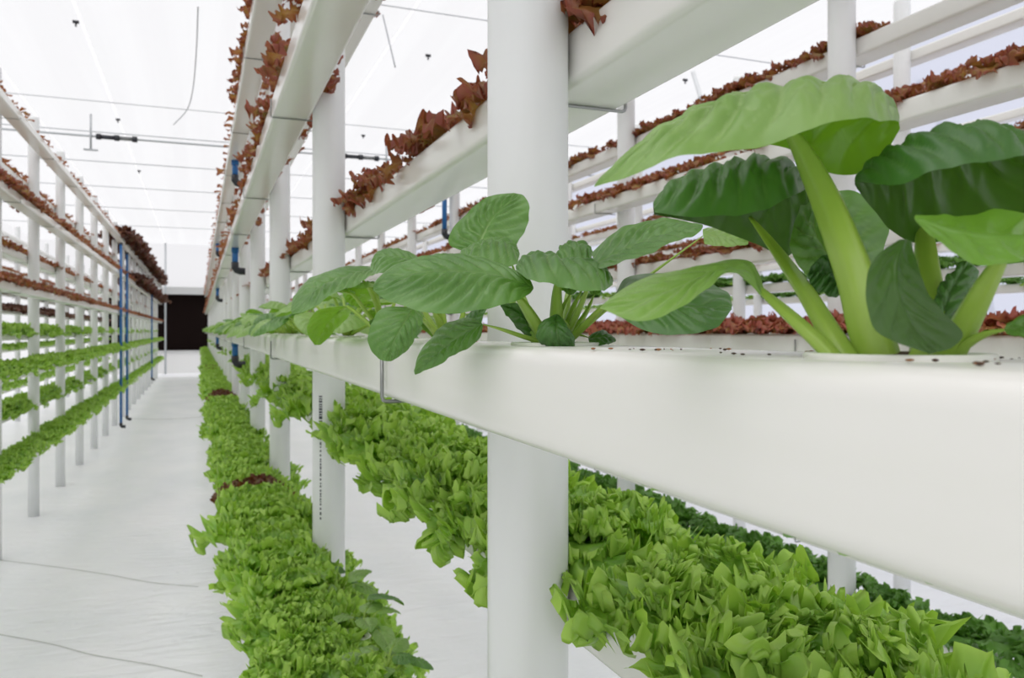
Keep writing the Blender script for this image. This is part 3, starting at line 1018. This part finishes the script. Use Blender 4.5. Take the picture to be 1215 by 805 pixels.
# ------------------------------------------------------------------ lettuces
def lettuce_leaf(rng, az, e0, e1, ln, hw, nu, nv, ruf, teeth, base=(0, 0, 0), lob=.13, crisp=0):
    """one frilled lobed leaf: verts, quads, rib and edge attributes"""
    u = np.linspace(0, 1, nu)
    v = np.linspace(-1, 1, nv)
    v = np.sign(v) * np.abs(v) ** .75
    md = cr(arc(az, e0, e1, ln, 8, rng.uniform(-.35, .35), base), nu)
    w = hw * (.13 + .87 * np.clip((u - .03) / .62, 0, 1) ** .9) * np.sqrt(np.clip(1.03 - np.clip((u - .5) / .5, 0, 1) ** 2.6, 0, 1))
    tg = np.gradient(md, axis=0)
    tg /= np.linalg.norm(tg, axis=1)[:, None]
    hz = np.array((-math.sin(az), math.cos(az), 0))
    sd = hz[None] - tg * (tg @ hz)[:, None]
    sd /= np.linalg.norm(sd, axis=1)[:, None]
    up = np.cross(tg, sd)
    UU, VV = np.meshgrid(u, v, indexing='ij')
    av = np.abs(VV)
    ph = [rng.uniform(0, 6.28) for _ in range(8)]
    f1, f2 = teeth
    sg = np.where(VV < 0, ph[0], ph[1])
    uw = UU + .03 * np.sin(9 * UU + ph[6])
    spike = lambda x: 1 - 2 * np.abs(np.sin(x / 2))                    # pointed teeth
    out = np.clip(UU * 2.2 - .15, 0, 1)
    lobe = 1 + out * av ** 3 * (lob * spike(f1 * 6.283 * uw + sg) + .12 * spike(f2 * 6.283 * uw + sg * 2))
    cup = rng.uniform(-.3, .3)
    x = VV * w[:, None] * lobe
    m = np.clip(av - .3, 0, 1) ** 1.3 * out
    z = cup * w[:, None] * av ** 2
    z = z + ruf * hw * m * ((.5 - .24 * crisp) * np.sin(f1 * 6.283 * uw + sg + 1.3) + .42 * np.clip(av * 2 - .8, 0, 1) * np.sin(f2 * 6.283 * uw + sg * 3 + VV * 2) + .3 * np.sin(f1 * 3.1 * uw + ph[7]))
    z = z + crisp * hw * .17 * np.clip((av - .72) / .28, 0, 1) ** 1.2 * out * (np.sin(f2 * 7.3 * uw + sg) + .6 * np.sin(f2 * 9.5 * uw + ph[4]))
    tip = np.clip(UU - .7, 0, 1) / .3
    z = z + ruf * hw * .38 * tip * (np.sin(VV * f1 * 1.9 + ph[2]) + .6 * np.sin(VV * f2 * .9 + ph[3]))
    z = z + crisp * hw * .10 * np.clip(UU - .8, 0, 1) * 5 * np.sin(VV * f2 * 1.5 + ph[5])
    along = hw * (.13 + .07 * crisp) * tip ** 2 * (spike(VV * f2 * .9 + ph[3]) + .5 * spike(VV * f1 * 1.3))
    x = x + ruf * hw * .12 * m * np.sin(f2 * 6.283 * uw + ph[5])
    puck = .035 * hw * np.sin(UU * 23 + ph[4]) * np.sin(VV * 7 + ph[5])
    G = md[:, None] + sd[:, None] * x[..., None] + up[:, None] * (z + puck)[..., None] + tg[:, None] * along[..., None]
    idx = np.arange(nu * nv).reshape(nu, nv)
    F = np.stack([idx[:-1, :-1], idx[:-1, 1:], idx[1:, 1:], idx[1:, :-1]], -1).reshape(-1, 4)
    qv = UU * 7 - 2.2 * av
    vein = np.clip(np.exp(-(av / .06) ** 2) * (1 - UU * .6) + .5 * np.exp(-((qv - np.round(qv)) / .07) ** 2) * (1 - av) * np.clip(av * 8, 0, 1), 0, 1) * .8
    edge = np.clip(np.maximum(av ** 3.5, UU ** 5) * np.clip(UU * 2.2, 0, 1), 0, 1)
    return G.reshape(-1, 3), F, vein.ravel(), edge.ravel()


def lettuce(seed, R, H, nl, nu, nv, ruf=.5, teeth=(5, 11), droop=0.0, lob=.13, crisp=0):
    rng = random.Random(seed)
    out = []
    for i in range(nl):
        f = (i + .5) / nl                      # 0 inner .. 1 outer
        az = i * 2.399 + rng.uniform(-.3, .3)
        e0 = math.radians(84 - 50 * f + rng.uniform(-8, 8))
        e1 = math.radians(62 - (85 + droop) * f + rng.uniform(-12, 12))
        reach = R * (.35 + .65 * f)
        ln = math.hypot(reach, H) * rng.uniform(.85, 1.1) * (.72 + .38 * f)
        hw = ln * rng.uniform(.36, .5)
        b0 = (.012 * math.cos(az), .012 * math.sin(az), 0)
        out.append(lettuce_leaf(rng, az, e0, e1, ln, hw, nu, nv, ruf, teeth, b0, lob, crisp))
    return out


def merged(leaves, name, mat):
    mb = MB()
    for V, F, a, e in leaves:
        mb.add(V, F, vein=a, edge=e)
    return mb.mesh(name, mat)


def pvar(R, H, nl, nu, nv, n, s0, **kw):
    return [lettuce(s0 + i, R, H, nl, nu, nv, **kw) for i in range(n)]


GEO = {
    'green_hi': pvar(.132, .075, 32, 140, 45, 3, 100, ruf=.5, teeth=(6, 19), droop=45, lob=.3, crisp=1),
    'green_mid': pvar(.145, .10, 32, 40, 15, 4, 110, ruf=.58, teeth=(5, 11), droop=40),
    'green_low': pvar(.14, .105, 16, 7, 5, 3, 120, ruf=.5, teeth=(2, 3), droop=30),
    'dg_mid': pvar(.125, .11, 20, 32, 13, 3, 130, ruf=.55, teeth=(5, 10)),
    'red_hi': pvar(.075, .065, 15, 56, 23, 4, 140, ruf=.6, teeth=(4, 9), droop=45),
    'red_mid': pvar(.075, .065, 14, 20, 11, 4, 140, ruf=.6, teeth=(4, 7), droop=45),
    'red_low': pvar(.08, .07, 7, 5, 4, 3, 150, ruf=.5, teeth=(2, 3), droop=30),
    'rose_mid': pvar(.08, .08, 22, 24, 13, 3, 160, ruf=.6, teeth=(4, 8), droop=10),
    'brown_mid': pvar(.2, .2, 40, 24, 11, 2, 170, ruf=.55, teeth=(5, 9), droop=30),
}
MESH = {
    'green_mid': [merged(x, 'lettuce', M['green']) for x in GEO['green_mid']],
    'gred_mid': [merged(x, 'lettuce', M['gred']) for x in GEO['green_mid'][:2]],
    'dg_mid': [merged(x, 'lettuce', M['dgreen']) for x in GEO['dg_mid']],
    'red_mid': [merged(x, 'lettuce', M['red']) for x in GEO['red_mid']],
    'red_hi': [merged(x, 'lettuce', M['red']) for x in GEO['red_hi']],
    'rose_mid': [merged(x, 'lettuce', M['rose']) for x in GEO['rose_mid']],
    'brown_mid': [merged(x, 'lettuce', M['brown']) for x in GEO['brown_mid']],
}
HI = []
for vs in GEO['green_hi']:
    lm = []
    for V, F, a, e in vs:
        mb = MB(); mb.add(V, F, vein=a, edge=e)
        lm.append(mb.mesh('leaf', M['green']))
    HI.append(lm)

# what grows where: (rack, side, level) -> (sort, spacing, scale, start y)
CROP = {
    ('near', 'L', 0): ('green', .19, 1.0), ('near', 'L', 2): ('red', .15, 1.0), ('near', 'L', 3): ('red', .15, 1.0),
    ('near', 'R', 0): ('green', .21, .9), ('near', 'R', 1): ('green', .19, 1.0), ('near', 'R', 2): ('red', .125, 1.05), ('near', 'R', 3): ('red', .16, .95), ('near', 'R', 4): ('red', .3, .8),
    ('second', 'L', 1): ('rose', .13, 1.0), ('second', 'L', 2): ('red', .15, 1.0), ('second', 'L', 3): ('red', .16, 1.0),
    ('second', 'R', 0): ('dg', .25, 1.08), ('second', 'R', 1): ('green', .22, .8), ('second', 'R', 2): ('red', .15, 1.0), ('second', 'R', 3): ('red', .13, 1.0), ('second', 'R', 4): ('red', .2, .9),
    ('third', 'L', 1): ('rose', .16, 1.0), ('third', 'L', 2): ('red', .15, 1.0), ('third', 'L', 3): ('red', .15, 1.0),
    ('third', 'R', 0): ('dg', .22, 1.0), ('third', 'R', 2): ('dg', .2, .8), ('third', 'R', 3): ('red', .15, 1.0),
    ('fourth', 'L', 1): ('rose', .16, 1.0), ('fourth', 'L', 2): ('red', .16, 1.0), ('fourth', 'L', 3): ('red', .16, 1.0), ('fourth', 'R', 2): ('dg', .2, .8), ('fourth', 'R', 3): ('red', .16, 1.0),
    ('aisle', 'R', 0): ('green', .19, .85), ('aisle', 'R', 1): ('green', .19, .85), ('aisle', 'R', 2): ('red', .12, 1.2), ('aisle', 'R', 3): ('red', .12, 1.2), ('aisle', 'R', 4): ('red', .24, .9),
    ('aisle', 'L', 0): ('green', .22, .85), ('aisle', 'L', 1): ('green', .22, .85), ('aisle', 'L', 2): ('red', .16, 1.1), ('aisle', 'L', 3): ('red', .2, 1.0),
    ('outer', 'R', 0): ('green', .22, .9), ('outer', 'R', 1): ('green', .22, .9), ('outer', 'R', 2): ('brown', .3, .8), ('outer', 'R', 3): ('red', .15, 1.1),
    ('outer', 'L', 1): ('green', .24, .9), ('outer', 'L', 2): ('brown', .35, .8),
}
bvh = BVHTree.FromPolygons([Vector(v) for v in occ_v], occ_f)
CAMP = Vector((0, 0, EYE))
RAD = {'green': .15, 'dg': .12, 'red': .075, 'rose': .08, 'brown': .2}
plants = []
for (rk, side, k, x0, y0, y1, z0) in GUT:
    c = CROP.get((rk, side, k))
    if not c:
        continue
    sort, sp, scl = c
    rng = random.Random(hash((len(rk), ord(side), k)) % 9999 + len(rk) * 7 + k)
    y = y0 + .1
    while y < y1 - .1:
        st, s_ = sort, scl * rng.uniform(.82, 1.15)
        step = sp * rng.uniform(.85, 1.15)
        if rk == 'aisle' and y > 14.9 and ((side == 'R' and k in (4,)) or (side == 'R' and k == 3 and y > 18)):
            st, s_, step = 'brown', rng.uniform(1.0, 1.3), .42
        if rk == 'near' and side == 'L' and k == 0 and (7.3 < y < 8.6 and rng.random() < .7 or rng.random() < .05):
            st, s_ = 'gred', s_ * .85
        if st == 'red' and rng.random() < .12:
            y += step
            continue
        dx = {('near', 'L', 0): -.04, ('near', 'R', 1): .015}.get((rk, side, k), 0)
        if (rk, side, k) == ('near', 'R', 1) and abs(y - .826) < .075:
            y += .03
            continue
        p = (x0 + GW / 2 + dx + rng.uniform(-.008, .008), y, z0 + GH - .002)
        r_ = RAD.get(st, .15) * s_
        q = project((p[0], p[1], p[2] + r_ * .5))
        score = 0.0
        if q and -60 < q[0] < 1275 and -60 < q[1] < 865:
            seen = 0
            pts = [(0, 0, r_ * .9), (r_ * .8, 0, r_ * .4), (-r_ * .8, 0, r_ * .4), (0, r_ * .8, r_ * .4), (0, -r_ * .8, r_ * .4), (-r_ * .9, 0, .0), (r_ * .9, 0, 0), (0, 0, r_ * .5)]
            for o_ in pts:
                tgt = Vector((p[0] + o_[0], p[1] + o_[1], p[2] + o_[2]))
                pq = project(tgt)
                if not pq or not (0 < pq[0] < 1215 and 0 < pq[1] < 805):
                    continue
                dv = tgt - CAMP
                hit = bvh.ray_cast(CAMP, dv.normalized(), dv.length - .01)
                seen += hit[0] is None
            score = seen / 8 * (r_ / q[2]) ** 2
        plants.append([st, rk, side, k, p, s_, score, rng.uniform(0, 6.283), rng.randrange(12), q[2] if q else 99])
        y += step

WORDS = {'green': ('frilly bright green lettuce', 'green_lettuce', 'green frilly lettuces'), 'gred': ('dark red-brown lettuce', 'red_lettuce', 'dark red lettuces among the green'),
         'dg': ('dark green curly lettuce', 'green_lettuce', 'dark green curly lettuces'), 'red': ('small red-brown lettuce', 'red_lettuce', 'small red lettuces'),
         'rose': ('bushy rosy-red lettuce', 'red_lettuce', 'bushy rosy-red lettuces'), 'brown': ('large bushy brown lettuce', 'brown_lettuce', 'large bushy brown lettuces')}
RSHORT = {'near': 'near rack', 'aisle': 'aisle rack', 'second': 'second rack', 'third': 'third rack', 'fourth': 'last rack', 'outer': 'outermost rack'}
LIMIT = {'green_lettuce': 300, 'red_lettuce': 300, 'brown_lettuce': 60}
rest = {'green_lettuce': [], 'red_lettuce': [], 'brown_lettuce': []}
byname = {}
for pl in plants:
    byname.setdefault(WORDS[pl[0]][1], []).append(pl)
counts = {}
for nm, lst in byname.items():
    lst.sort(key=lambda a: -a[6])
    keep = [a for a in lst[:LIMIT[nm]] if a[6] > 0]
    rest[nm] = lst[len(keep):]
    keep.sort(key=lambda a: a[4][1])
    for st, rk, side, k, p, s_, score, rz, pick, dist in keep:
        key = (st, rk, side, k)
        counts[key] = counts.get(key, 0) + 1
        lab = '%s, %s from the front in the %s gutter, %s' % (WORDS[st][0], ordn(counts[key]), lvname(rk, side, k), RSHORT[rk])
        if st == 'green' and dist < 1.75 and rk == 'near':
            o = thing(nm, lab, 'lettuce', p, WORDS[st][2])
            for lm in HI[pick % 3]:
                link('leaf', lm, o)
        else:
            ms = MESH['red_hi' if st == 'red' and dist < 3.2 else st + '_mid']
            o = link(nm, ms[pick % len(ms)])
            o.location = p
            tag(o, lab, 'lettuce', WORDS[st][2])
        o.rotation_euler = (0, 0, rz)
        o.scale = (s_, s_, s_)

LOW = {'green': ('green_low', 1), 'gred': ('green_low', 1), 'dg': ('green_low', .8), 'red': ('red_low', 1), 'rose': ('red_low', 1.1), 'brown': ('green_low', 1.4)}
for nm, lst in rest.items():
    mb = MB()
    for st, rk, side, k, p, s_, score, rz, pick, dist in lst:
        gk, f = LOW[st]
        if dist < 4.5 and st + '_mid' in GEO:
            gk, f = st + '_mid', 1
        c, s = math.cos(rz), math.sin(rz)
        for V, F, a, e in GEO[gk][pick % len(GEO[gk])]:
            V2 = np.stack([V[:, 0] * c - V[:, 1] * s, V[:, 0] * s + V[:, 1] * c, V[:, 2]], 1) * (s_ * f) + np.array(p)
            mb.add(V2, F, vein=a, edge=e)
    if mb.n:
        o = mb.build({'green_lettuce': 'green_lettuces', 'red_lettuce': 'red_lettuces', 'brown_lettuce': 'brown_lettuces'}[nm],
                     M[{'green_lettuce': 'green', 'red_lettuce': 'red', 'brown_lettuce': 'brown'}[nm]])
        tag(o, {'green_lettuce': 'green lettuces filling the farther gutters down the racks', 'red_lettuce': 'small red lettuces filling the farther gutters down the racks',
                'brown_lettuce': 'bushy brown lettuces at the far end of the racks'}[nm], 'lettuces', kind='stuff')
